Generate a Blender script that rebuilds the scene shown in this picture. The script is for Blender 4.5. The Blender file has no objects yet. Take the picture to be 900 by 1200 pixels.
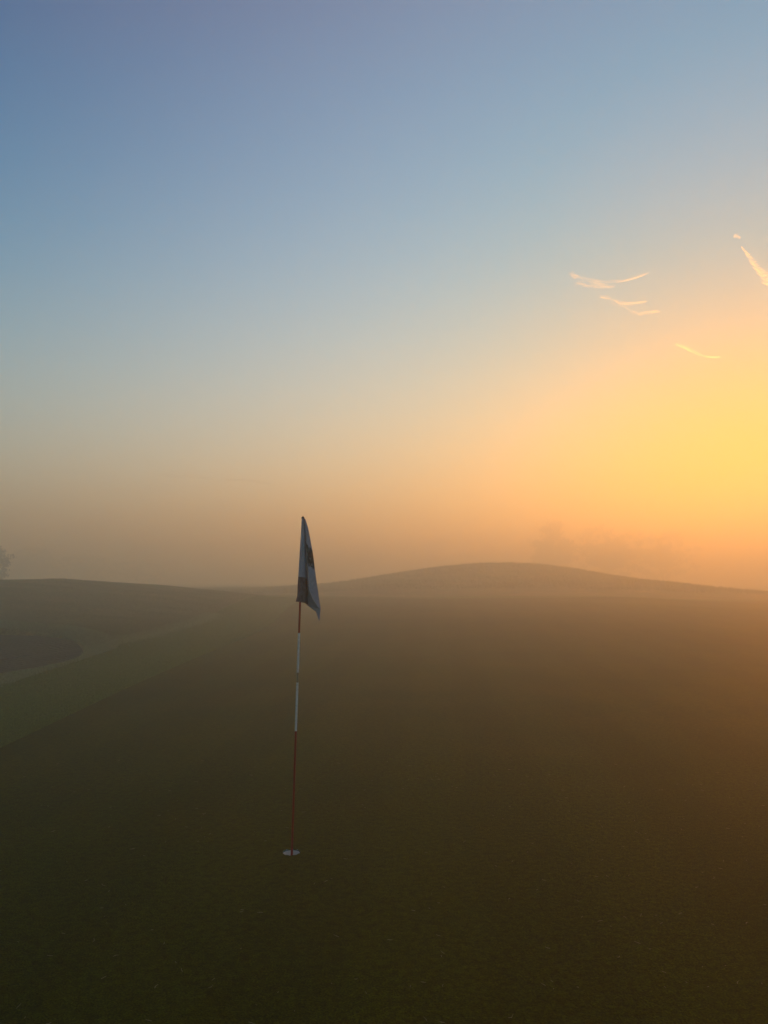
import bpy, bmesh, math, random
import numpy as np
from mathutils import Vector, noise
R = math.radians
random.seed(7); rng = np.random.default_rng(7)
scene = bpy.context.scene
col = scene.collection

# ------------------------------------------------------------------ camera
EYE = 1.70; PITCH = R(5.1); F = 901.0          # F: focal length in 1200-px-high picture pixels
cam = bpy.data.cameras.new('camera'); camo = bpy.data.objects.new('camera', cam); col.objects.link(camo)
cam.sensor_fit = 'VERTICAL'; cam.sensor_height = 24.0; cam.lens = 24.0 * F / 1200.0
cam.clip_start = 0.05; cam.clip_end = 30000
camo.location = (0, 0, EYE); camo.rotation_euler = (math.pi/2 + PITCH, 0, 0)
scene.camera = camo

def ray(px, py):
    x, u = (px - 450) / F, (600 - py) / F
    return Vector((x, math.cos(PITCH) - u*math.sin(PITCH), math.sin(PITCH) + u*math.cos(PITCH)))
def at(px, py, Y):
    d = ray(px, py); return Vector((0, 0, EYE)) + d * (Y / d.y)

# ------------------------------------------------------------------ helpers
def link(name, me, mat=None, parent=None):
    o = bpy.data.objects.new(name, me); col.objects.link(o)
    if mat: me.materials.append(mat)
    if parent: o.parent = parent
    return o
def mesh_np(name, verts, faces, smooth=True):
    me = bpy.data.meshes.new(name); me.from_pydata([tuple(v) for v in verts], [], [tuple(f) for f in faces]); me.update()
    if smooth: me.polygons.foreach_set('use_smooth', [True]*len(me.polygons))
    return me
def tag(o, label=None, cat=None, group=None, kind=None):
    if label: o['label'] = label
    if cat: o['category'] = cat
    if group: o['group'] = group
    if kind: o['kind'] = kind
    return o
def tube(verts, faces, pts, rad, n=6, caps=True, frame=None):
    """append a tapered tube along pts to verts / faces"""
    base = len(verts); pts = [Vector(p) for p in pts]
    for i, p in enumerate(pts):
        t = (pts[min(i+1, len(pts)-1)] - pts[max(i-1, 0)]).normalized()
        a = t.cross(Vector((0, 0, 1)) if abs(t.z) < .9 else Vector((1, 0, 0))).normalized(); b = t.cross(a)
        r = rad[i] if hasattr(rad, '__len__') else rad
        for k in range(n):
            q = 2*math.pi*k/n
            verts.append(p + a*math.cos(q)*r + b*math.sin(q)*r)
    for i in range(len(pts)-1):
        for k in range(n):
            k2 = (k+1) % n
            faces.append((base+i*n+k, base+i*n+k2, base+(i+1)*n+k2, base+(i+1)*n+k))
    if caps:
        faces.append(tuple(base+k for k in range(n))[::-1]); m = base+(len(pts)-1)*n
        faces.append(tuple(m+k for k in range(n)))
def lathe(prof, n=32, z0=0):
    """closed-of-revolution surface from (r, z) points"""
    verts, faces = [], []
    for r, z in prof:
        for k in range(n):
            q = 2*math.pi*k/n; verts.append((r*math.cos(q), r*math.sin(q), z+z0))
    for i in range(len(prof)-1):
        for k in range(n):
            k2 = (k+1) % n; faces.append((i*n+k, i*n+k2, (i+1)*n+k2, (i+1)*n+k))
    return verts, faces

# ------------------------------------------------------------------ materials
class NT:
    def __init__(s, tree): s.t = tree; s.n = tree.nodes; s.l = tree.links
    def node(s, typ, **kw):
        n = s.n.new(typ)
        for k, v in kw.items():
            if k.startswith('i_'):
                key = k[2:]; key = int(key) if key.isdigit() else key.replace('_', ' ')
                n.inputs[key].default_value = v
            else: setattr(n, k, v)
        return n
    def link(s, a, b): s.l.new(a, b)
    def math(s, op, a, b=None, c=None, clamp=False):
        n = s.n.new('ShaderNodeMath'); n.operation = op; n.use_clamp = clamp
        for i, v in enumerate((a, b, c)):
            if v is None: continue
            if hasattr(v, 'is_linked'): s.l.new(v, n.inputs[i])
            else: n.inputs[i].default_value = v
        return n.outputs[0]
    def noise(s, vec, scale, detail=4, rough=.55, dist=0):
        n = s.n.new('ShaderNodeTexNoise'); n.inputs['Scale'].default_value = scale; n.inputs['Detail'].default_value = detail
        n.inputs['Roughness'].default_value = rough; n.inputs['Distortion'].default_value = dist; s.l.new(vec, n.inputs['Vector']); return n.outputs['Fac']
    def ramp(s, fac, stops, interp='LINEAR'):
        n = s.n.new('ShaderNodeValToRGB'); n.color_ramp.interpolation = interp; e = n.color_ramp.elements
        while len(e) < len(stops): e.new(.5)
        for q, (p, c) in zip(e, stops): q.position = p; q.color = (*c, 1) if len(c) == 3 else c
        s.l.new(fac, n.inputs[0]); return n.outputs[0]
    def mix(s, fac, a, b, blend='MIX'):
        n = s.n.new('ShaderNodeMix'); n.data_type = 'RGBA'; n.blend_type = blend
        for key, v in ((0, fac), (6, a), (7, b)):
            if hasattr(v, 'is_linked'): s.l.new(v, n.inputs[key])
            else: n.inputs[key].default_value = v if key == 0 else (*v, 1)
        return n.outputs[2]
def material(name):
    m = bpy.data.materials.new(name); m.use_nodes = True; nt = NT(m.node_tree)
    return m, nt, m.node_tree.nodes['Principled BSDF']
def simple(name, c, rough=.6, metal=0, var=.15, scale=30, spec=.5):
    m, nt, b = material(name)
    tc = nt.node('ShaderNodeTexCoord').outputs['Object']
    f = nt.noise(tc, scale)
    cc = nt.ramp(f, [(0.25, tuple(x*(1-var) for x in c)), (.75, tuple(x*(1+var) for x in c))])
    nt.link(cc, b.inputs['Base Color']); b.inputs['Roughness'].default_value = rough; b.inputs['Metallic'].default_value = metal
    b.inputs['Specular IOR Level'].default_value = spec; b.inputs['Specular Tint'].default_value = (1, .84, .34, 1)
    return m

def turf(name, dark, light, brown, fine, patch, bump, streak=None, brown_amt=.5, spec=.2):
    m, nt, b = material(name)
    geo = nt.node('ShaderNodeNewGeometry'); P = geo.outputs['Position']
    f = nt.noise(P, fine, 3, .7); g = nt.noise(P, patch, 4, .6, .4); h = nt.noise(P, patch*.23, 3, .5, .6)
    sp = nt.noise(P, fine*.25, 3, .65)
    base = nt.ramp(f, [(.3, dark), (.7, light)])
    base = nt.mix(nt.math('MULTIPLY', nt.ramp(g, [(.4, (0, 0, 0)), (.68, (1, 1, 1))]), brown_amt), base, brown)
    v = nt.ramp(h, [(.3, (.75, .75, .75)), (.7, (1.25, 1.25, 1.25))])
    base = nt.mix(1.0, base, v, 'MULTIPLY')
    v2 = nt.ramp(sp, [(.3, (.62, .62, .62)), (.7, (1.38, 1.38, 1.38))])
    base = nt.mix(1.0, base, v2, 'MULTIPLY')
    if streak:                                   # mower passes: alternating lighter and darker bands in the base colour, x + slant*y
        sx = nt.node('ShaderNodeSeparateXYZ'); nt.link(P, sx.inputs[0])
        a, wid, amt = streak
        t = nt.math('ADD', nt.math('MULTIPLY', sx.outputs[0], math.cos(a)), nt.math('MULTIPLY', sx.outputs[1], math.sin(a)))
        t = nt.math('ADD', t, nt.math('MULTIPLY', nt.noise(P, .25, 2), .8))
        w = nt.math('SINE', nt.math('MULTIPLY', t, 2*math.pi/wid))
        w = nt.math('MULTIPLY_ADD', w, 2.2, .5, clamp=True)
        base = nt.mix(1.0, base, nt.ramp(w, [(0, (1-amt,)*3), (1, (1+amt,)*3)]), 'MULTIPLY')
    nt.link(base, b.inputs['Base Color'])
    b.inputs['Roughness'].default_value = .62; b.inputs['Specular IOR Level'].default_value = spec; b.inputs['Specular Tint'].default_value = (1, .84, .34, 1)
    bp = nt.node('ShaderNodeBump'); bp.inputs['Strength'].default_value = 1; bp.inputs['Distance'].default_value = bump
    nt.link(nt.math('ADD', f, nt.math('MULTIPLY', sp, .8)), bp.inputs['Height']); nt.link(bp.outputs[0], b.inputs['Normal'])
    return m
M_green = turf('putting_turf', (.007, .013, .0002), (.096, .138, .001), (.108, .098, .001), 110, .35, .02, streak=(R(-4), 1.25, .06), brown_amt=.5, spec=.012)
M_fringe = turf('fringe_turf', (.035, .07, .005), (.16, .23, .02), (.16, .15, .025), 60, .5, .02, brown_amt=.35, spec=.03)
M_rough = turf('rough_turf', (.05, .065, .015), (.27, .29, .10), (.34, .25, .10), 20, .45, .06, brown_amt=.75, spec=.08)

def blade_mat(name, c1, c2):
    m, nt, b = material(name)
    geo = nt.node('ShaderNodeNewGeometry')
    c = nt.ramp(nt.noise(geo.outputs['Position'], 40, 2), [(.3, c1), (.7, c2)])
    nt.link(c, b.inputs['Base Color']); b.inputs['Roughness'].default_value = .5; b.inputs['Specular IOR Level'].default_value = .4
    tr = nt.node('ShaderNodeBsdfTranslucent'); nt.link(c, tr.inputs[0])
    mx = nt.node('ShaderNodeMixShader'); mx.inputs[0].default_value = .35
    out = nt.n['Material Output']; nt.link(b.outputs[0], mx.inputs[1]); nt.link(tr.outputs[0], mx.inputs[2]); nt.link(mx.outputs[0], out.inputs[0])
    return m
M_bl_fringe = blade_mat('fringe_blades', (.045, .09, .007), (.19, .28, .035))
M_bl_rough = blade_mat('rough_blades', (.07, .09, .025), (.30, .30, .12))
M_bl_lip = blade_mat('dewy_blades', (.14, .19, .08), (.38, .46, .22))
M_clip = blade_mat('dry_clippings', (.25, .22, .12), (.5, .45, .3))

m, nt, b = material('bunker_sand'); M_sand = m
P = nt.node('ShaderNodeNewGeometry').outputs['Position']
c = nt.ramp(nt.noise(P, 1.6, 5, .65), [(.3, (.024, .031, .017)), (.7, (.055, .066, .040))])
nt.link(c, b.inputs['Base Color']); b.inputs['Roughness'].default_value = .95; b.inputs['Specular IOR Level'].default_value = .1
wv = nt.node('ShaderNodeTexWave', wave_type='BANDS', bands_direction='DIAGONAL'); nt.link(P, wv.inputs[0]); wv.inputs['Scale'].default_value = 3.2; wv.inputs['Distortion'].default_value = 3
bp = nt.node('ShaderNodeBump'); bp.inputs['Distance'].default_value = .02
nt.link(nt.math('ADD', wv.outputs['Fac'], nt.noise(P, 14, 5, .7)), bp.inputs['Height']); nt.link(bp.outputs[0], b.inputs['Normal'])

# ------------------------------------------------------------------ terrain
HOLE = at(341.5, 997, 1.0); HOLE = Vector((0, 0, EYE)) + (HOLE - Vector((0, 0, EYE))) * (EYE / (EYE - HOLE.z)); HOLE.z = 0
def sst(a, b, x): t = np.clip((x-a)/(b-a), 0, 1); return t*t*(3-2*t)
BC = np.array((-11.8, 15.2)); BR = (5.5, 5.8)
def bunker_q(x, y):
    """<1 inside the bunker"""
    a = np.arctan2(y-BC[1], x-BC[0]); w = 1 + .015*np.sin(3*a+.6) + .012*np.sin(7*a+1)
    return ((np.abs(x-BC[0])/BR[0])**2.05 + (np.abs(y-BC[1])/BR[1])**2.05)**(1/2.05) / w
def gauss(x, y, cx, cy, sx, sy, rot=0):
    dx, dy = x-cx, y-cy; c, s = math.cos(rot), math.sin(rot); u, v = dx*c+dy*s, -dx*s+dy*c
    return np.exp(-.5*((u/sx)**2 + (v/sy)**2))
def height_base(x, y):
    z = .66*sst(14, 56, y)                     # the green climbs gently away
    z = z + .035*np.sin(x*.31+.5)*np.sin(y*.23+1.0)*sst(.6, 6, np.hypot(x-HOLE.x, y-HOLE.y))
    # ridge rising on the left behind the bunker
    left = sst(-2.5, -17, x)
    z = z + left*1.28*sst(15, 36, y)*(1-.9*sst(38, 60, y))
    z = z + .22*sst(-4, -7.5, x)*sst(11, 20, y)*(1-sst(22, 34, y))
    # far mound
    z = z + 2.3*gauss(x, y, 12.0, 78, 9.5, 11, 0) + 0.55*gauss(x, y, 23, 80, 11, 11) + .45*gauss(x, y, 2, 76, 7, 10)
    z = z - .5*sst(12, 34, x)*sst(30, 50, y) + .25*gauss(x, y, 33, 54, 7, 7) + .28*gauss(x, y, 19, 60, 5, 4) + .22*gauss(x, y, 6, 57, 6, 4) + .3*gauss(x, y, 27, 66, 4, 5) + .2*gauss(x, y, -3, 62, 4, 5)
    z = z + .05*np.sin(x*.55+y*.2)*np.sin(y*.5-x*.12+2)*sst(20, 45, y)
    rg = sst(-6.8, -8.5, x)*sst(8, 14, y)
    z = z + rg*(.035*np.sin(x*1.3+y*.9)*np.sin(y*1.1-x*.5) + .025*np.sin(y*2.3+.4*x+np.sin(x*.9)))
    return z
def height(x, y):
    z = height_base(x, y)
    q = bunker_q(x, y)
    near = sst(3.5, -1.0, y-BC[1]-.35*(x-BC[0]))                          # the side towards the green is low
    z = z + (.10-.09*near)*np.exp(-((q-1.1)/.10)**2)                     # rolled lip
    z = z - (.62-.30*near)*sst(1.02, .90, q)
    return z
def sand_z(x, y):
    q = bunker_q(x, y)
    edge = height_base(x, y); t = np.clip((y-(BC[1]-BR[1]))/(2*BR[1]), 0, 1)
    return edge - .07 - .13*sst(.1, .8, t)*sst(1.0, .7, q) - .05*sst(1.0, .6, q)

def edge1(y):   # green / fringe line
    return -4.0 + .10*np.sin(y*.28+.4) - .55*sst(22, 42, y) - .9*sst(7, 2, y)
def edge2(y):   # fringe / rough line
    return -6.35 + .12*np.sin(y*.33) - .9*sst(24, 44, y) - .9*sst(7, 2, y)
def spaced(segs):
    out = []
    for a, b, st in segs: out += list(np.arange(a, b-1e-6, st))
    out.append(segs[-1][1]); return np.array(out)
def grow(a, b, first, k):
    out = [a]; st = first
    while out[-1]+st < b: out.append(out[-1]+st); st *= k
    out.append(b); return out
# s < 0: rough, 0..1: fringe, > 1: green; x = position(s, y)
left_off = [-v for v in grow(10.5, 1300, .3, 1.14)][::-1] + list(-spaced([(0, 10.5, .09)])[::-1][1:-1])
fr = np.linspace(0, 1, 17)
gr_off = list(np.arange(.15, 34, .15)); far_off = grow(34, 1300, .4, 1.14)
rows = [-v for v in grow(4, 1300, .4, 1.2)][::-1] + list(spaced([(-3.8, 2, .3), (2, 10, .15), (10, 24, .09), (24, 50, .2), (50, 100, .6)])) + grow(100.8, 1300, 1.2, 1.15)
rows = np.array(sorted(set(np.round(rows, 4))))
GY = (-9, 47.5)
def X(kind, v, y):
    f = np.clip(1-(np.abs(y)-60)/200, 0, 1)
    if kind == 'r': return edge2(y) + v
    if kind == 'f': return edge2(y) + (edge1(y)-edge2(y))*v
    return edge1(y) + v
cols = [('r', v) for v in left_off if v < -1e-6] + [('f', v) for v in fr] + [('g', v) for v in gr_off] + [('g', v) for v in far_off if v > gr_off[-1]+.05]
nR, nC = len(rows), len(cols)
XX = np.zeros((nR, nC)); YY = np.repeat(rows[:, None], nC, 1)
for j, (k, v) in enumerate(cols): XX[:, j] = X(k, v, rows)
# square of cells round the hole, replaced by a patch with a round opening
hc = (HOLE.x, HOLE.y)
ZZ = height(XX, YY)
jf0 = next(j for j, c in enumerate(cols) if c[0] == 'f'); jg0 = next(j for j, c in enumerate(cols) if c[0] == 'g')-1
jg1 = next(j for j, c in enumerate(cols) if c[0] == 'g' and c[1] > 33.8)
i0 = int(np.argmin(abs(rows-GY[0]))); i1 = int(np.argmin(abs(rows-GY[1])))
region = np.zeros((nR-1, nC-1), int)                                     # 0 ground, 1 fringe, 2 green
region[i0:i1, jf0:jg0] = 1; region[i0:i1, jg0:jg1] = 2
region[i1:i1+8, jf0:jg1] = 1
hi = [i for i in range(nR-1) if rows[i] < hc[1]+.12 and rows[i+1] > hc[1]-.12]
hj = [j for j in range(jg0, jg1) if XX[hi[0], j] < hc[0]+.12 and XX[hi[0], j+1] > hc[0]-.12]
hcells = {(i, j) for i in hi for j in hj}
# flatten that patch
flat = (slice(hi[0], hi[-1]+2), slice(hj[0], hj[-1]+2)); z_hole = float(ZZ[flat].mean())
ZZ[flat] = z_hole; XX[flat] = XX[hi[0], hj[0]:hj[-1]+2][None, :]; HOLE.z = z_hole
drop = {0: 0.0, 1: -.008, 2: -.0095}
def region_mesh(name, code, mat):
    ii, jj = np.nonzero(region == code)
    keep = [(a, b) for a, b in zip(ii, jj) if not (code == 2 and (a, b) in hcells)]
    idx = -np.ones((nR, nC), int); used = np.zeros((nR, nC), bool)
    ka = np.array(keep)
    for da in (0, 1):
        for db in (0, 1): used[ka[:, 0]+da, ka[:, 1]+db] = True
    n = int(used.sum()); idx[used] = np.arange(n)
    V = np.stack([XX[used], YY[used], ZZ[used]+drop[code]], 1).tolist()
    Fc = [(idx[a, b], idx[a, b+1], idx[a+1, b+1], idx[a+1, b]) for a, b in keep]
    # turf edges: a short skirt down wherever a neighbour is cut lower
    for a, b in keep:
        for da, db, e in ((0, -1, ((1, 0), (0, 0))), (0, 1, ((0, 1), (1, 1))), (-1, 0, ((0, 0), (0, 1))), (1, 0, ((1, 1), (1, 0)))):
            p, q = a+da, b+db
            if 0 <= p < nR-1 and 0 <= q < nC-1 and region[p, q] > code:
                v1, v2 = idx[a+e[0][0], b+e[0][1]], idx[a+e[1][0], b+e[1][1]]
                m0 = len(V); d = drop[region[p, q]] - drop[code] - .003
                V.append((V[v1][0], V[v1][1], V[v1][2]+d)); V.append((V[v2][0], V[v2][1], V[v2][2]+d))
                Fc.append((v2, v1, m0, m0+1))
    if code == 2:                                                        # turf round the cup
        n = 64; r0 = .054
        xs = [XX[hi[0], j] for j in (hj[0], hj[-1]+1)]; x0, x1 = xs; y0, y1 = rows[hi[0]], rows[hi[-1]+1]
        # boundary rectangle follows the (nearly straight) grid columns
        def bound(q):
            c, s = math.cos(q), math.sin(q)
            t = min([(x1-hc[0])/c if c > 1e-9 else 1e9, (x0-hc[0])/c if c < -1e-9 else 1e9, (y1-hc[1])/s if s > 1e-9 else 1e9, (y0-hc[1])/s if s < -1e-9 else 1e9])
            return t
        m0 = len(V); zz = z_hole+drop[2]
        corners = sorted([math.atan2(y-hc[1], x-hc[0]) % (2*math.pi) for x in (x0, x1) for y in (y0, y1)])
        angs = sorted(set([2*math.pi*k/n for k in range(n)] + corners)); n = len(angs)
        for rr in (0, .03, .2, 1):
            for q in angs:
                t = bound(q); r = r0 + (t-r0)*rr
                V.append((hc[0]+r*math.cos(q), hc[1]+r*math.sin(q), zz + (.0012*math.sin(9*q)+.0008*math.sin(23*q) if rr == 0 else 0)))
        for a in range(3):
            for k in range(n):
                k2 = (k+1) % n; Fc.append((m0+a*n+k, m0+(a+1)*n+k, m0+(a+1)*n+k2, m0+a*n+k2))
    me = mesh_np(name, V, Fc); o = link(name, me, mat)
    return o
o = region_mesh('ground', 0, M_rough); tag(o, 'rough brownish grass of the course, rising to a ridge and a distant rounded mound', kind='structure')
o = region_mesh('fringe_ground', 1, M_fringe); tag(o, 'darker green strip of longer grass between the putting green and the bunker', kind='structure')
o = region_mesh('putting_green_ground', 2, M_green); tag(o, 'smooth short mown putting green around the flagstick', kind='structure')
HOLE.z = z_hole + drop[2]

# bunker sand: a sheet filling the hollow
V, Fc = [], []; NA, NRr = 140, 46
for i in range(NRr):
    for k in range(NA):
        a = 2*math.pi*k/NA; r = (i+.3)/NRr*1.12
        x = BC[0] + BR[0]*r*math.cos(a); y = BC[1] + BR[1]*r*math.sin(a)
        V.append((x, y, 0))
V = np.array(V); V[:, 2] = sand_z(V[:, 0], V[:, 1]) + .012*np.sin(V[:, 0]*2.2+V[:, 1])*np.sin(V[:, 1]*3.1)
q = bunker_q(V[:, 0], V[:, 1]); V[:, 2] -= .5*sst(1.0, 1.12, q)
for i in range(NRr-1):
    for k in range(NA):
        k2 = (k+1) % NA; Fc.append((i*NA+k, (i+1)*NA+k, (i+1)*NA+k2, i*NA+k2))
Fc.append(tuple(range(NA)))
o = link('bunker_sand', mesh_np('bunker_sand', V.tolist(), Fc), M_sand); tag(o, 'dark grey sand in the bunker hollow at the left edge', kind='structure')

# ------------------------------------------------------------------ grass blades
def blades(name, pts, hmin, hmax, w, lean, mat, label):
    n = len(pts); h = rng.uniform(hmin, hmax, n); a = rng.uniform(0, 2*np.pi, n); la = rng.uniform(0, 2*np.pi, n); ln = rng.uniform(.1, lean, n)*h
    V = np.zeros((n, 5, 3)); ww = w*rng.uniform(.6, 1.3, n)
    dx, dy = np.cos(a)*ww*.5, np.sin(a)*ww*.5; lx, ly = np.cos(la)*ln, np.sin(la)*ln
    for k, (s, t) in enumerate(((-1, 0), (1, 0), (.8, .55), (-.8, .55), (0, 1))):
        V[:, k, 0] = pts[:, 0] + dx*s + lx*t*t; V[:, k, 1] = pts[:, 1] + dy*s + ly*t*t; V[:, k, 2] = pts[:, 2] - .004 + h*t
    me = bpy.data.meshes.new(name); nv = n*5
    me.vertices.add(nv); me.vertices.foreach_set('co', V.reshape(-1))
    me.loops.add(n*7); me.polygons.add(n*2)
    b5 = np.arange(n)[:, None]*5
    li = np.concatenate([b5+np.array([[0, 1, 2, 3]]), b5+np.array([[3, 2, 4]])], 1).reshape(-1)
    me.loops.foreach_set('vertex_index', li)
    st = np.stack([np.arange(n)*7, np.arange(n)*7+4], 1).reshape(-1); me.polygons.foreach_set('loop_start', st)
    me.update(calc_edges=True)
    o = link(name, me, mat); tag(o, label, kind='stuff'); return o
def in_view(x, y, m=.6): return np.abs(x) < .52*y + m
N = 260000
y = 6 + (46-6)*rng.random(N)**1.7; v = rng.random(N)*1.005; x = edge2(y)+(edge1(y)-edge2(y))*v
k = in_view(x, y); x, y = x[k], y[k]
blades('fringe_grass', np.stack([x, y, height(x, y)-.012], 1), .018, .036, .005, .8, M_bl_fringe, 'longer green grass blades of the strip beside the putting green')
N = 420000
y = 11 + (48-11)*rng.random(N)**1.4; x = -.55*y-1 + rng.random(N)*(.55*y+1-5.5)
k = in_view(x, y) & (x < edge2(y)) & (bunker_q(x, y) > 1.0) ; x, y = x[k], y[k]
blades('rough_grass', np.stack([x, y, height(x, y)], 1), .03, .075, .008, 1.1, M_bl_rough, 'pale brownish rough grass round the bunker and over the left ridge')
# dew-bleached taller lip round the bunker
N = 60000
a = rng.uniform(-2.2, 1.6, N); r = rng.uniform(1.0, 1.13, N)
x = BC[0]+BR[0]*r*np.cos(a); y = BC[1]+BR[1]*r*np.sin(a); q = bunker_q(x, y); k = (q > .97) & (x < edge2(y)+.4) & in_view(x, y); x, y = x[k], y[k]
y2 = 11+(30-11)*rng.random(34000)**1.2; x2 = edge2(y2)+rng.normal(0, .16, 34000); k2 = in_view(x2, y2) & (bunker_q(x2, y2) > 1.0); x, y = np.concatenate([x, x2[k2]]), np.concatenate([y, y2[k2]])
blades('bunker_lip_grass', np.stack([x, y, height(x, y)], 1), .03, .075, .008, 1.0, M_bl_lip, 'pale fringe of grass hanging on the rim of the bunker')
N = 90000
y = 55 + 32*rng.random(N); x = rng.uniform(-.5, .52, N)*y; k = rng.random(N) < .35+.65*(np.sin(x*.7+np.sin(y*.4)*2)*np.sin(y*.5+x*.2) > .1); x, y = x[k], y[k]
blades('mound_grass', np.stack([x, y, height(x, y)], 1), .06, .26, .03, .9, M_bl_rough, 'uneven tufts of longer grass on the distant mound')
# clippings lying on the green
V, Fc = [], []
for i in range(420):
    y = 2.2 + 5.5*random.random()**1.3; x = random.uniform(-.55, .55)*y + (random.gauss(.2, .12)*y if i % 3 == 0 else 0)
    if x < edge1(y)+.05: continue
    L = random.uniform(.008, .032); a = random.uniform(0, math.pi); z = float(height(np.array(x), np.array(y)))+drop[2]+.003
    c = Vector((x, y, z)); d = Vector((math.cos(a), math.sin(a), random.uniform(-.1, .35)))*L*.5
    bend = Vector((-math.sin(a), math.cos(a), .2))*L*random.uniform(-.2, .2)
    if d.z < 0: d.z = 0
    tube(V, Fc, [c-Vector((d.x, d.y, 0)), c+bend, c+d], [.0007, .001, .0005], n=4)
o = link('grass_clippings', mesh_np('grass_clippings', V, Fc), M_clip); tag(o, 'tiny pale dry clippings scattered over the near green', kind='stuff')

# ------------------------------------------------------------------ hole cup
M_liner = simple('white_cup_plastic', (.86, .84, .78), .5, var=.06)
M_soil = simple('cut_soil', (.035, .026, .014), .95, var=.4, scale=200, spec=.1)
M_redp = None
cup = bpy.data.objects.new('golf_hole_cup', None); col.objects.link(cup); cup.location = HOLE - Vector((0, 0, .12)); cup.empty_display_size = .05
tag(cup, 'white lined hole cut in the green at the foot of the flagstick', 'hole cup')
V, Fc = lathe([(.0525, .1145), (.0525, .004), (.0512, .0), (.006, .0)]); Fc = [f[::-1] for f in Fc]
V2, F2 = lathe([(.0548, .0), (.0548, .1145), (.0525, .1145)]); n0 = len(V); V += V2; Fc += [tuple(n0+i for i in f) for f in F2]
link('liner', mesh_np('liner', V, Fc, True), M_liner, cup)
V, Fc = lathe([(.0545, .1195), (.0535, .1182), (.0545, .1165), (.0534, .1147)])
link('soil_wall', mesh_np('soil_wall', V, Fc, True), M_soil, cup)

# ------------------------------------------------------------------ flagstick
stick = bpy.data.objects.new('flagstick', None); col.objects.link(stick); stick.location = HOLE - Vector((0, 0, .118)); stick.empty_display_size = .1
tag(stick, 'thin red and white banded flagstick standing in the hole with a limp white flag', 'flagstick')
TOPZ = 2.245 + .0
m, nt, b = material('banded_pole_paint'); M_pole = m
tc = nt.node('ShaderNodeTexCoord').outputs['Object']; sx = nt.node('ShaderNodeSeparateXYZ'); nt.link(tc, sx.inputs[0])
zr = nt.math('DIVIDE', sx.outputs[2], TOPZ)
RED = (.36, .012, .004); WHT = (.88, .86, .82); GRY = (.34, .27, .17)
BANDS = [(0, RED), (.862, WHT), (1.175, GRY), (1.232, WHT), (1.49, RED), (1.865, WHT)]
cc = nt.ramp(zr, [(z/TOPZ, c) for z, c in BANDS], 'CONSTANT')
cc = nt.mix(1.0, cc, nt.ramp(nt.noise(tc, 60, 4), [(.3, (.85, .85, .85)), (.7, (1.1, 1.1, 1.1))]), 'MULTIPLY')
nt.link(cc, b.inputs['Base Color']); b.inputs['Roughness'].default_value = .45
V, Fc = lathe([(.0001, .0), (.0065, .0), (.0070, .05), (.0070, 1.0), (.0066, 1.6), (.0062, TOPZ-.012), (.0001, TOPZ-.012)], 20)
link('pole', mesh_np('pole', V, Fc), M_pole, stick)
V, Fc = lathe([(.0001, TOPZ-.014), (.0085, TOPZ-.014), (.0095, TOPZ-.008), (.0085, TOPZ-.001), (.004, TOPZ+.003), (.0001, TOPZ+.004)], 20)
link('knob', mesh_np('knob', V, Fc), simple('knob_plastic', (.06, .06, .06), .4), stick)
V, Fc = lathe([(.0072, .0), (.0115, .0), (.0125, .01), (.0125, .045), (.009, .055), (.0072, .058)], 20)
link('ferrule', mesh_np('ferrule', V, Fc), simple('ferrule_metal', (.35, .35, .35), .35, metal=1), stick)
# lean of the pole: its top shows at picture x = 354.5
def project(p):
    d = p - Vector((0, 0, EYE)); u = d.z*math.cos(PITCH) - d.y*math.sin(PITCH); w = d.y*math.cos(PITCH) + d.z*math.sin(PITCH)
    return 450 + F*d.x/w, 600 - F*u/w
lean = 0.0
for _ in range(8):
    top = stick.location + Vector((math.sin(lean)*TOPZ, 0, math.cos(lean)*TOPZ)); lean += (355.0-project(top)[0])/F*(top.y)/TOPZ
stick.rotation_euler = (0, lean, 0)
print('pole top px', project(top), 'lean', math.degrees(lean), 'hole', HOLE)

# flag: folded cloth, laid out in the stick's own frame. px -> metres at the stick
bpy.context.view_layer.update()
Minv = stick.matrix_world.inverted()
def local(px, py, dep):
    p = at(px, py, HOLE.y + dep); return Minv @ p
def interp(tbl, v):
    xs = [t[0] for t in tbl]; ys = [t[1] for t in tbl]; return float(np.interp(v, xs, ys))
NV, seg = 90, 10
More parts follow.
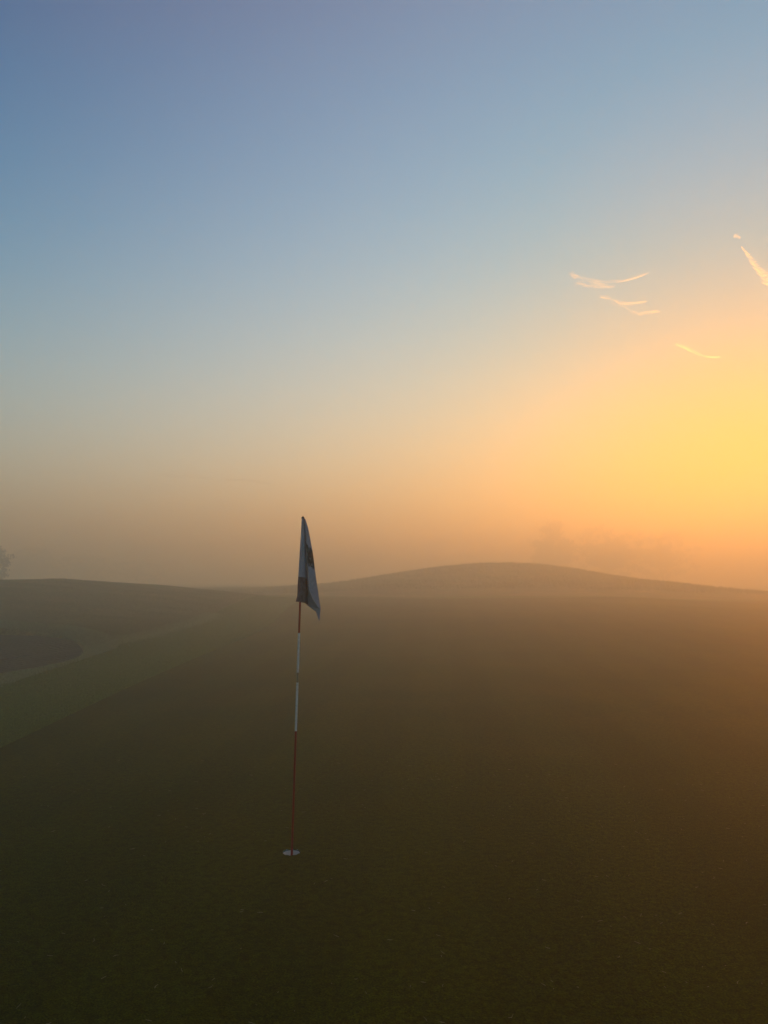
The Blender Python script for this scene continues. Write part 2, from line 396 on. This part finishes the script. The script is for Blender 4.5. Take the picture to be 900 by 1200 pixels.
# control strips across the cloth: each a table (v, px) and top/bottom py, depth table
ctrl = [
 dict(x=[(0, 353.6), (.45, 351.0), (.75, 349.0), (.93, 348.3), (1, 346.4)], b=705.0, d=[(0, .004), (.6, .012), (1, .02)], t=608.0),
 dict(x=[(0, 354.4), (.5, 353.0), (1, 351.6)],  b=705.5, d=[(0, -.009), (1, -.016)], t=607.3),
 dict(x=[(0, 355.8), (.5, 356.9), (1, 357.0)],  b=706.5, d=[(0, -.010), (1, -.018)], t=607.0),
 dict(x=[(0, 356.2), (.5, 359.0), (.8, 360.0), (1, 361.5)],  b=709.0, d=[(0, .002), (.3, .018), (1, .035)], t=607.2),
 dict(x=[(0, 356.9), (.4, 360.6), (.65, 361.6), (.8, 362.6), (.9, 366.5), (1, 374.2)], b=713.0, d=[(0, -.004), (.5, -.022), (.8, -.04), (1, -.02)], t=607.6),
 dict(x=[(0, 358.0), (.1, 361.2), (.2, 363.3), (.38, 366.6), (.6, 369.6), (.8, 372.6), (1, 375.8)], b=713.5, d=[(0, -.002), (.5, -.01), (1, -.012)], t=608.6),
 dict(x=[(0, 357.6), (.1, 360.8), (.2, 362.8), (.38, 366.0), (.6, 369.0), (.8, 372.3), (.95, 375.4), (1, 374.2)], b=728.5, d=[(0, .004), (.5, .008), (1, .0)], t=608.9),
 dict(x=[(0, 356.5), (.5, 362.5), (1, 370.5)], b=717.0, d=[(0, .012), (.5, .03), (1, .022)], t=608.4),
 dict(x=[(0, 355.2), (.5, 357.5), (1, 359.5)], b=708.8, d=[(0, .014), (.5, .03), (1, .04)], t=608.0),
]
nU = (len(ctrl)-1)*seg + 1; V, Fc = [], []
for i in range(NV+1):
    v = i/NV
    cp = [(interp(c['x'], v), c['t'] + (c['b']-c['t'])*v, interp(c['d'], v)) for c in ctrl]
    for k in range(nU):
        s = k/seg; a = min(int(s), len(ctrl)-2); f = s-a
        P0, P1, P2, P3 = (cp[max(a-1, 0)], cp[a], cp[a+1], cp[min(a+2, len(cp)-1)])
        w = lambda q: .5*((2*P1[q]) + (-P0[q]+P2[q])*f*.6 + (2*P0[q]*.6-5*P1[q]*.6-P1[q]*0+4*P2[q]*.6-P3[q]*.6 + 0)*0*f*f)
        g = f*f*(3-2*f)*.55 + f*.45
        px, py, de = (P1[q]+(P2[q]-P1[q])*g for q in (0, 1, 2))
        nz = noise.noise(Vector((px*.12, py*.05, s*.7)))
        de += .006*nz*v + .003*math.sin(py*.21+s*1.7)*min(1, v*3)
        px += .35*noise.noise(Vector((px*.05, py*.09, 4+s)))*v
        V.append(local(px, py, de))
for i in range(NV):
    for k in range(nU-1):
        a = i*nU+k; Fc.append((a, a+nU, a+nU+1, a+1))
me = mesh_np('flag', V, Fc)
uv = me.uv_layers.new(name='UVMap'); li = np.zeros(len(me.loops), int); me.loops.foreach_get('vertex_index', li)
uvs = np.stack([(li % nU)/(nU-1), (li//nU)/NV], 1); uv.data.foreach_set('uv', uvs.reshape(-1).astype(np.float32))
m, nt, b = material('flag_cloth'); M_flag = m
tcn = nt.node('ShaderNodeTexCoord'); U = tcn.outputs['UV']; sx = nt.node('ShaderNodeSeparateXYZ'); nt.link(U, sx.inputs[0]); u_, v_ = sx.outputs[0], sx.outputs[1]
wob = nt.math('MULTIPLY', nt.math('SUBTRACT', nt.noise(U, 14, 3), .5), .10)
def band(x, a, b_, s=.012):
    return nt.math('MULTIPLY', nt.math('MULTIPLY_ADD', x, 1/s, -a/s+.5, clamp=True), nt.math('MULTIPLY_ADD', x, -1/s, b_/s+.5, clamp=True))
cloth = nt.ramp(nt.noise(U, 30, 4), [(.3, (.45, .42, .49)), (.7, (.58, .54, .62))])
marn = nt.math('MULTIPLY', band(u_, -.1, .40), band(v_, .70, 1.2))
marn = nt.math('MULTIPLY', marn, nt.math('MULTIPLY_ADD', nt.noise(U, 12, 3), .8, .5, clamp=True))
cloth = nt.mix(marn, cloth, (.17, .085, .075))
vsl = nt.math('ADD', nt.math('ADD', v_, nt.math('MULTIPLY', wob, 1.6)), nt.math('MULTIPLY', u_, -.45))
em = nt.math('MULTIPLY', band(nt.math('ADD', u_, nt.math('MULTIPLY', wob, 1.5)), .44, .75, .03), band(vsl, .06, .285, .03))
em = nt.math('MULTIPLY', em, nt.math('MULTIPLY_ADD', nt.noise(U, 22, 3), 1.6, .1, clamp=True))
cloth = nt.mix(em, cloth, (.03, .026, .022))
em2 = nt.math('MULTIPLY', band(nt.math('ADD', u_, wob), .55, .66), band(vsl, .10, .17, .03))
cloth = nt.mix(nt.math('MULTIPLY', em2, .7), cloth, (.10, .05, .02))
fold_line = band(nt.math('ADD', u_, 0), .493, .507, .004)  # paler cloth colour in a thin line along the front fold, lower part
cloth = nt.mix(nt.math('MULTIPLY', fold_line, band(v_, .6, 1.5)), cloth, (.8, .76, .68))
nt.link(cloth, b.inputs['Base Color']); b.inputs['Roughness'].default_value = .8; b.inputs['Sheen Weight'].default_value = .1
tr = nt.node('ShaderNodeBsdfTranslucent'); nt.link(cloth, tr.inputs[0]); mx = nt.node('ShaderNodeMixShader'); mx.inputs[0].default_value = .12
out = nt.n['Material Output']; nt.link(b.outputs[0], mx.inputs[1]); nt.link(tr.outputs[0], mx.inputs[2]); nt.link(mx.outputs[0], out.inputs[0])
wv = nt.noise(U, 180, 2); bp = nt.node('ShaderNodeBump'); bp.inputs['Distance'].default_value = .002; bp.inputs['Strength'].default_value = .4
nt.link(wv, bp.inputs['Height']); nt.link(bp.outputs[0], b.inputs['Normal'])
fo = link('flag', me, M_flag, stick); fo['label'] = 'limp off white flag hanging in folds with a dark printed emblem'
sm = fo.modifiers.new('thick', 'SOLIDIFY'); sm.thickness = .0012

# ------------------------------------------------------------------ bunker rake, lying on the sand
M_rk = simple('dark_rake_plastic', (.03, .03, .028), .6)
pa = np.array((-8.35, 15.6)); pb = np.array((-7.87, 17.2))
def gz(p, dz=.03): return Vector((p[0], p[1], float(sand_z(np.array(p[0]), np.array(p[1])))+dz))
rk = bpy.data.objects.new('bunker_rake', None); col.objects.link(rk); rk.location = gz(pa, 0)
tag(rk, 'dark rake lying on the grey sand of the bunker', 'rake')
A, B = gz(pa, .05), gz(pb, .035)
V, Fc = [], []; tube(V, Fc, [A-rk.location, (A+B)/2-rk.location, B-rk.location], .018, 10)
link('handle', mesh_np('handle', V, Fc), M_rk, rk)
dr = (B-A).normalized(); side = Vector((-dr.y, dr.x, 0)).normalized()
V, Fc = [], []; tube(V, Fc, [A-side*.3-rk.location, A+side*.3-rk.location], .018, 8)
for i in range(13):
    p = A + side*(-.28+.56*i/12) - rk.location; tube(V, Fc, [p, p+Vector((0, 0, -.06))], [.008, .004], 6)
link('head', mesh_np('head', V, Fc), M_rk, rk)

# ------------------------------------------------------------------ trees in the fog
M_bark = simple('bark', (.06, .045, .03), .9, var=.3, scale=3)
M_leaf = blade_mat('leaves', (.035, .05, .014), (.09, .11, .04))
def make_tree(name, seed, H, W, loc, label, cat, group, low=.18, dens=1.0):
    r = random.Random(seed); root = bpy.data.objects.new(name, None); col.objects.link(root)
    root.location = loc; tag(root, label, cat, group)
    V, Fc = [], []; tips = []
    def limb(p, d, L, rad, lev):
        pts = [p]; q = p.copy(); dd = d.copy()
        for _ in range(5):
            dd = (dd + Vector((r.uniform(-.2, .2), r.uniform(-.2, .2), r.uniform(-.02, .16)))).normalized(); q = q + dd*L/5; pts.append(q.copy())
        tube(V, Fc, pts, [rad*(1-.13*i) for i in range(6)], 7 if lev < 2 else 4)
        if lev >= 2: tips.extend(pts[2:]); return
        for i in range(5 if lev == 0 else 4):
            t = r.uniform(.35, 1); s = pts[min(5, int(t*5))]; a = r.uniform(0, 2*math.pi)
            nd = Vector((math.cos(a), math.sin(a), r.uniform(.1, .9))).normalized(); limb(s, nd, L*r.uniform(.45, .65), rad*.45, lev+1)
    for i in range(3):
        a = i*2.1+r.random(); 
        if i == 0: limb(Vector((0, 0, -.3)), Vector((0, 0, 1)), H*.62, H*.024, 0)
        else: limb(Vector((0, 0, H*.2)), Vector((math.cos(a)*.8, math.sin(a)*.8, 1)).normalized(), H*.42, H*.014, 0)
    link('trunk', mesh_np('trunk', V, Fc), M_bark, root)
    # leaves: small faces in clumps round the twigs and over an uneven crown
    cl = [t for t in tips if t.z > H*low]
    for _ in range(int(70*dens)):
        a = r.uniform(0, 2*math.pi); u = r.uniform(-1, 1); rr = r.uniform(.6, 1)
        wob = 1 + .22*math.sin(3*a+seed) + .12*math.sin(7*a+u*4)
        z = H*(low+.5*(1-low)) + u*H*.5*(1-low)*.93; w = math.sqrt(max(0, 1-u*u*.92))*W*.5*rr*wob
        cl.append(Vector((math.cos(a)*w, math.sin(a)*w, z)))
    P = []
    for c in cl:
        cr = r.uniform(.35, .8)*H*.09
        for _ in range(34):
            P.append(c + Vector((r.gauss(0, cr*.6), r.gauss(0, cr*.6), r.gauss(0, cr*.45))))
    P = np.array([tuple(p) for p in P]); n = len(P); rg = np.random.default_rng(seed)
    P[:, 2] = np.clip(P[:, 2], H*low*.6, H)
    a = rg.normal(size=(n, 3)); a /= np.linalg.norm(a, axis=1)[:, None]; b_ = np.cross(a, rg.normal(size=(n, 3))); b_ /= np.linalg.norm(b_, axis=1)[:, None]
    s = (H*.02*rg.uniform(.6, 1.4, n))[:, None]
    Q = np.stack([P-a*s, P-b_*s*.6, P+a*s, P+b_*s*.6], 1).reshape(-1, 3)
    fc = np.arange(n*4).reshape(-1, 4).tolist()
    link('crown', mesh_np('crown', Q.tolist(), fc, False), M_leaf, root)
    return root
def tree_at(px_c, py_top, Y, px_w, label, seed, low=.12, dens=1.0, group='trees fading into the fog', name='broadleaf_tree'):
    top = at(px_c, py_top, Y); g = float(height(np.array(top.x), np.array(top.y)))
    H = top.z-g; W = px_w/F*Y
    return make_tree(name, seed, H, W, (top.x, top.y, g), label, 'tree', group, low, dens)
tree_at(-22, 633, 82, 70, 'dark rounded tree cut by the left edge, darkest of the foggy trees', 3, .03, 3.2)
tree_at(38, 641, 190, 56, 'faint grey tree right of the dark tree at the left edge', 5, .03, 3.2)
tree_at(96, 651, 200, 74, 'very faint low wide tree beyond the left ridge, third from the left edge', 8, .03, 3.2)
tree_at(160, 658, 210, 80, 'very faint low tree furthest right of those beyond the left ridge', 11, .03, 3.2)
tree_at(648, 611, 180, 44, 'faint narrow round topped tree rising behind the distant mound', 14, .1)
tree_at(712, 614, 184, 90, 'faint broad tree beyond the mound, right of the narrow one', 17, .1)
tree_at(775, 623, 190, 70, 'barely visible tree between the broad tree and the sun glow', 21, .1)

# ------------------------------------------------------------------ high thin clouds, built of ice strands
def cloud_mat(name, dens, c=(.84, .98, .99)):
    m, nt, b = material(name)
    tr = nt.node('ShaderNodeBsdfTranslucent'); tr.inputs[0].default_value = (*c, 1)
    tp = nt.node('ShaderNodeBsdfTransparent'); mx = nt.node('ShaderNodeMixShader'); mx.inputs[0].default_value = .02
    out = nt.n['Material Output']
    nt.link(tp.outputs[0], mx.inputs[1]); nt.link(tr.outputs[0], mx.inputs[2]); nt.link(mx.outputs[0], out.inputs[0])
    vs = nt.node('ShaderNodeVolumeScatter'); vs.inputs['Color'].default_value = (*c, 1); vs.inputs['Density'].default_value = dens; vs.inputs['Anisotropy'].default_value = .7
    nt.link(vs.outputs[0], out.inputs['Volume'])
    return m
M_cl = cloud_mat('ice_cloud', .13); M_clf = cloud_mat('faint_ice_cloud', .012); M_con = cloud_mat('contrail_cloud', .26)
def path_pt(pts, t):
    n = len(pts)-1; s = min(t*n, n-1e-6); i = int(s); f = s-i
    g = lambda k: pts[max(0, min(n, k))]
    p0, p1, p2, p3 = g(i-1), g(i), g(i+1), g(i+2)
    return [.5*(2*p1[q] + (p2[q]-p0[q])*f + (2*p0[q]-5*p1[q]+4*p2[q]-p3[q])*f*f + (3*p1[q]-3*p2[q]+p3[q]-p0[q])*f**3) for q in range(3)]
def wisp(name, paths, D, mat, label, nst, seed, cat='cloud', group='wispy high clouds', rpx=.4):
    """paths: lists of (px, py, half width px); strands run along them at distance D with real depth"""
    r = random.Random(seed); V, Fc = [], []
    for pts in paths:
        for _ in range(int(nst*.75)):
            t0 = r.random()**1.1*.85; t1 = min(1, t0 + r.uniform(.08, .35)); off = r.gauss(0, .8); off = max(-2, min(2, off)); dep = r.uniform(-.5, .5)
            q = []
            for k in range(5):
                t = t0+(t1-t0)*k/4; x, y, w = path_pt(pts, t); x2, y2, _ = path_pt(pts, min(1, t+.01)); x1, y1, _ = path_pt(pts, max(0, t-.01))
                L = math.hypot(x2-x1, y2-y1) or 1; nx, ny = -(y2-y1)/L, (x2-x1)/L; o = (off+.25*(k/4-.5))*w
                q.append(at(x+nx*o, y+ny*o, D + dep*w*8/F*D))
            rad = rpx/F*D*r.uniform(.25, 1.1)
            tube(V, Fc, q, [rad*.15, rad*.9, rad, rad*.8, rad*.1], 5)
    c = sum((Vector(v) for v in V), Vector())/len(V)
    me = mesh_np(name, [Vector(v)-c for v in V], Fc); o = link(name, me, mat); o.location = c
    return tag(o, label, cat, group)
D = 3200
wisp('wispy_cloud', [[(668, 322, 2.2), (690, 327, 2.2), (713, 330, 1.8), (738, 327, 1.2), (762, 319, .7)], [(672, 332, 1.6), (695, 335, 2), (722, 336, 1)], [(668, 320, 2), (676, 326, 2.5)]],
     D, M_cl, 'thin white cloud curved like a smile with an upturned tail, uppermost of the right wisps', 95, 1)
wisp('wispy_cloud', [[(702, 347, 1.8), (715, 350, 1.8), (730, 356, 1.6), (760, 353, .8)]], D, M_cl, 'thin white hooked wisp just below the smile shaped cloud', 110, 2)
wisp('wispy_cloud', [[(732, 360, .7), (748, 367, 1.6), (774, 365, .7)]], D, M_cl, 'short white wisp, lowest of the close group of three', 80, 3)
wisp('wispy_cloud', [[(790, 403, 1.2), (800, 406, 1.6), (812, 412, 1.6), (826, 418, 1.1), (846, 418, .5)]], D, M_cl, 'small pale yellow wisp alone above the sun glow', 170, 4)
wisp('wispy_cloud', [[(186, 557, 1.5), (210, 555, 4), (232, 553, 2)], [(195, 558, 1), (222, 559, 1.3), (250, 561, 1.2)]], D, M_clf, 'very faint pinkish streak of cloud low above the left fog', 150, 5, rpx=.35)
wisp('wispy_cloud', [[(262, 562, .8), (290, 563, 1.2), (322, 568, 1.5)]], D, M_clf, 'faintest thin streak of cloud, between the pinkish streak and the flag', 240, 6, rpx=.3)
# vapour trail at the right edge: ragged ribs across a core
r = random.Random(9); V, Fc = [], []
spine = []
for i in range(9):
    t = i/8; spine.append(at(869+t*42, 289+t*56, D))
tube(V, Fc, spine, [.1/F*D] + [.22/F*D]*7 + [.22/F*D], 6)
for i in range(190):
    t = (int(r.random()*26)+r.gauss(.5, .22))/26; t = max(0, min(1, t)); x = 869+t*42; yb = 289+t*56; w = .8+8.5*min(1, t*1.5)
    L = w*r.uniform(.6, 1.3); a = R(8)+r.gauss(0, .16); sgn = r.choice((-1, 1))
    p = at(x, yb, D+r.uniform(-3, 3)); q = at(x+sgn*L*math.cos(a), yb+sgn*L*math.sin(a)-.2*L, D+r.uniform(-25, 25))
    k = r.uniform(.2, .5)/F*D; tube(V, Fc, [p, (p+q)/2, q], [k, k, k*.5], 5)
c = sum((Vector(v) for v in V), Vector())/len(V)
o = link('vapour_trail', mesh_np('vapour_trail', [Vector(v)-c for v in V], Fc), M_con); o.location = c
tag(o, 'bright ragged vapour trail slanting down at the right edge of the sky', 'vapour trail')
wisp('wispy_cloud', [[(860, 275.5, 1.2), (863, 277, 1.8), (868, 279, .8)]], D, M_cl, 'tiny pale puff of cloud just above the bright vapour trail', 130, 12, rpx=.4)

# ------------------------------------------------------------------ haze
HZ_TOP, HZ_DENS = 15.6, .0215
bpy.ops.mesh.primitive_cube_add(size=1); hz = bpy.context.object; hz.name = 'haze'; hz.data.name = 'haze'
hz.location = (0, 0, (HZ_TOP-3)/2); hz.scale = (2700, 2700, HZ_TOP+3)
m = bpy.data.materials.new('haze_air'); m.use_nodes = True; m.node_tree.nodes.clear()
pv = m.node_tree.nodes.new('ShaderNodeVolumePrincipled'); pv.inputs['Color'].default_value = (.82, .885, .78, 1); pv.inputs['Absorption Color'].default_value = (1, .88, 0, 1); pv.inputs['Density'].default_value = HZ_DENS; pv.inputs['Anisotropy'].default_value = .64
ou = m.node_tree.nodes.new('ShaderNodeOutputMaterial'); m.node_tree.links.new(pv.outputs[0], ou.inputs['Volume'])
hz.data.materials.append(m); tag(hz, 'pale morning fog lying over the course', kind='stuff')

# ------------------------------------------------------------------ sun and sky
SUN_EL, SUN_AZ = R(6.1), R(27.0)
sd = Vector((math.sin(SUN_AZ)*math.cos(SUN_EL), math.cos(SUN_AZ)*math.cos(SUN_EL), math.sin(SUN_EL)))
L = bpy.data.lights.new('sun', 'SUN'); L.energy = 4.1; L.angle = R(.5); L.color = (1, .36, .03)
lo = bpy.data.objects.new('sun', L); col.objects.link(lo); lo.rotation_euler = sd.to_track_quat('Z', 'Y').to_euler(); lo.location = (0, 0, 60)
w = bpy.data.worlds.new('World'); scene.world = w; w.use_nodes = True; nt = NT(w.node_tree)
bg = nt.n['Background']
sky = nt.node('ShaderNodeTexSky'); sky.sky_type = 'NISHITA'; sky.sun_disc = False; sky.sun_elevation = SUN_EL; sky.sun_rotation = SUN_AZ
sky.altitude = 100; sky.air_density = 1.0; sky.dust_density = 2.0; sky.ozone_density = 2.0
# air glow added to it: broad terms of elevation and of the angle from the sun
SKYK = [[-0.6805, -0.2708, 0.5221], [0.7244, 1.3914, 0.9292], [-1.9308, -1.5672, -0.247], [0.3771, 0.7049, 0.963], [-1.0171, -0.4401, -0.4948], [0.81, -0.1509, -0.3745], [-0.5199, 1.3407, 2.5978], [1.4447, 0.5687, -0.4844], [0.8776, 0.258, -0.7126], [-0.0965, -0.2403, -0.1926], [1.9076, 0.4247, -0.9324], [0.0757, -1.5628, -2.3974]]
tc = nt.node('ShaderNodeTexCoord').outputs['Generated']
nrm = nt.node('ShaderNodeVectorMath', operation='NORMALIZE'); nt.link(tc, nrm.inputs[0])
sx = nt.node('ShaderNodeSeparateXYZ'); nt.link(nrm.outputs[0], sx.inputs[0]); zz = nt.math('ABSOLUTE', sx.outputs[2])
dt = nt.node('ShaderNodeVectorMath', operation='DOT_PRODUCT'); nt.link(nrm.outputs[0], dt.inputs[0]); dt.inputs[1].default_value = sd
mu1 = nt.math('SUBTRACT', dt.outputs['Value'], 1.0)
ex = lambda v, k: nt.math('EXPONENT', nt.math('MULTIPLY', v, k))
b2, b3, b4, b5, b6 = ex(zz, -4), ex(zz, -14), ex(mu1, 3), ex(mu1, 12), ex(mu1, 40)
B = [None, b2, b3, b4, b5, b6, nt.math('MULTIPLY', b3, b5), nt.math('MULTIPLY', b2, b4), zz, nt.math('MULTIPLY', zz, dt.outputs['Value']), ex(zz, -8), nt.math('MULTIPLY', ex(zz, -8), b5)]
acc = None
for k, bb in zip(SKYK, B):
    vm = nt.node('ShaderNodeVectorMath', operation='SCALE'); vm.inputs[0].default_value = k
    if bb is None: vm.inputs['Scale'].default_value = 1
    else: nt.link(bb, vm.inputs['Scale'])
    if acc is None: acc = vm.outputs[0]
    else:
        ad = nt.node('ShaderNodeVectorMath', operation='ADD'); nt.link(acc, ad.inputs[0]); nt.link(vm.outputs[0], ad.inputs[1]); acc = ad.outputs[0]
STR = .06
sc_ = nt.node('ShaderNodeVectorMath', operation='SCALE'); nt.link(acc, sc_.inputs[0]); sc_.inputs['Scale'].default_value = 1/STR
mxv = nt.node('ShaderNodeVectorMath', operation='MAXIMUM'); nt.link(sc_.outputs[0], mxv.inputs[0]); mxv.inputs[1].default_value = (.0, .0, .0)
s2 = nt.node('ShaderNodeVectorMath', operation='SCALE'); nt.link(sky.outputs[0], s2.inputs[0]); s2.inputs['Scale'].default_value = .1
ad = nt.node('ShaderNodeVectorMath', operation='ADD'); nt.link(mxv.outputs[0], ad.inputs[0]); nt.link(s2.outputs[0], ad.inputs[1])
nt.link(ad.outputs[0], bg.inputs[0]); bg.inputs[1].default_value = STR

# ------------------------------------------------------------------ render
scene.render.engine = 'CYCLES'
scene.view_settings.view_transform = 'Standard'; scene.view_settings.look = 'None'; scene.view_settings.gamma = 1; scene.view_settings.exposure = 0
cy = scene.cycles; cy.use_denoising = True; cy.volume_bounces = 7; cy.max_bounces = 12; cy.transparent_max_bounces = 64; cy.diffuse_bounces = 3
cy.sample_clamp_indirect = 4
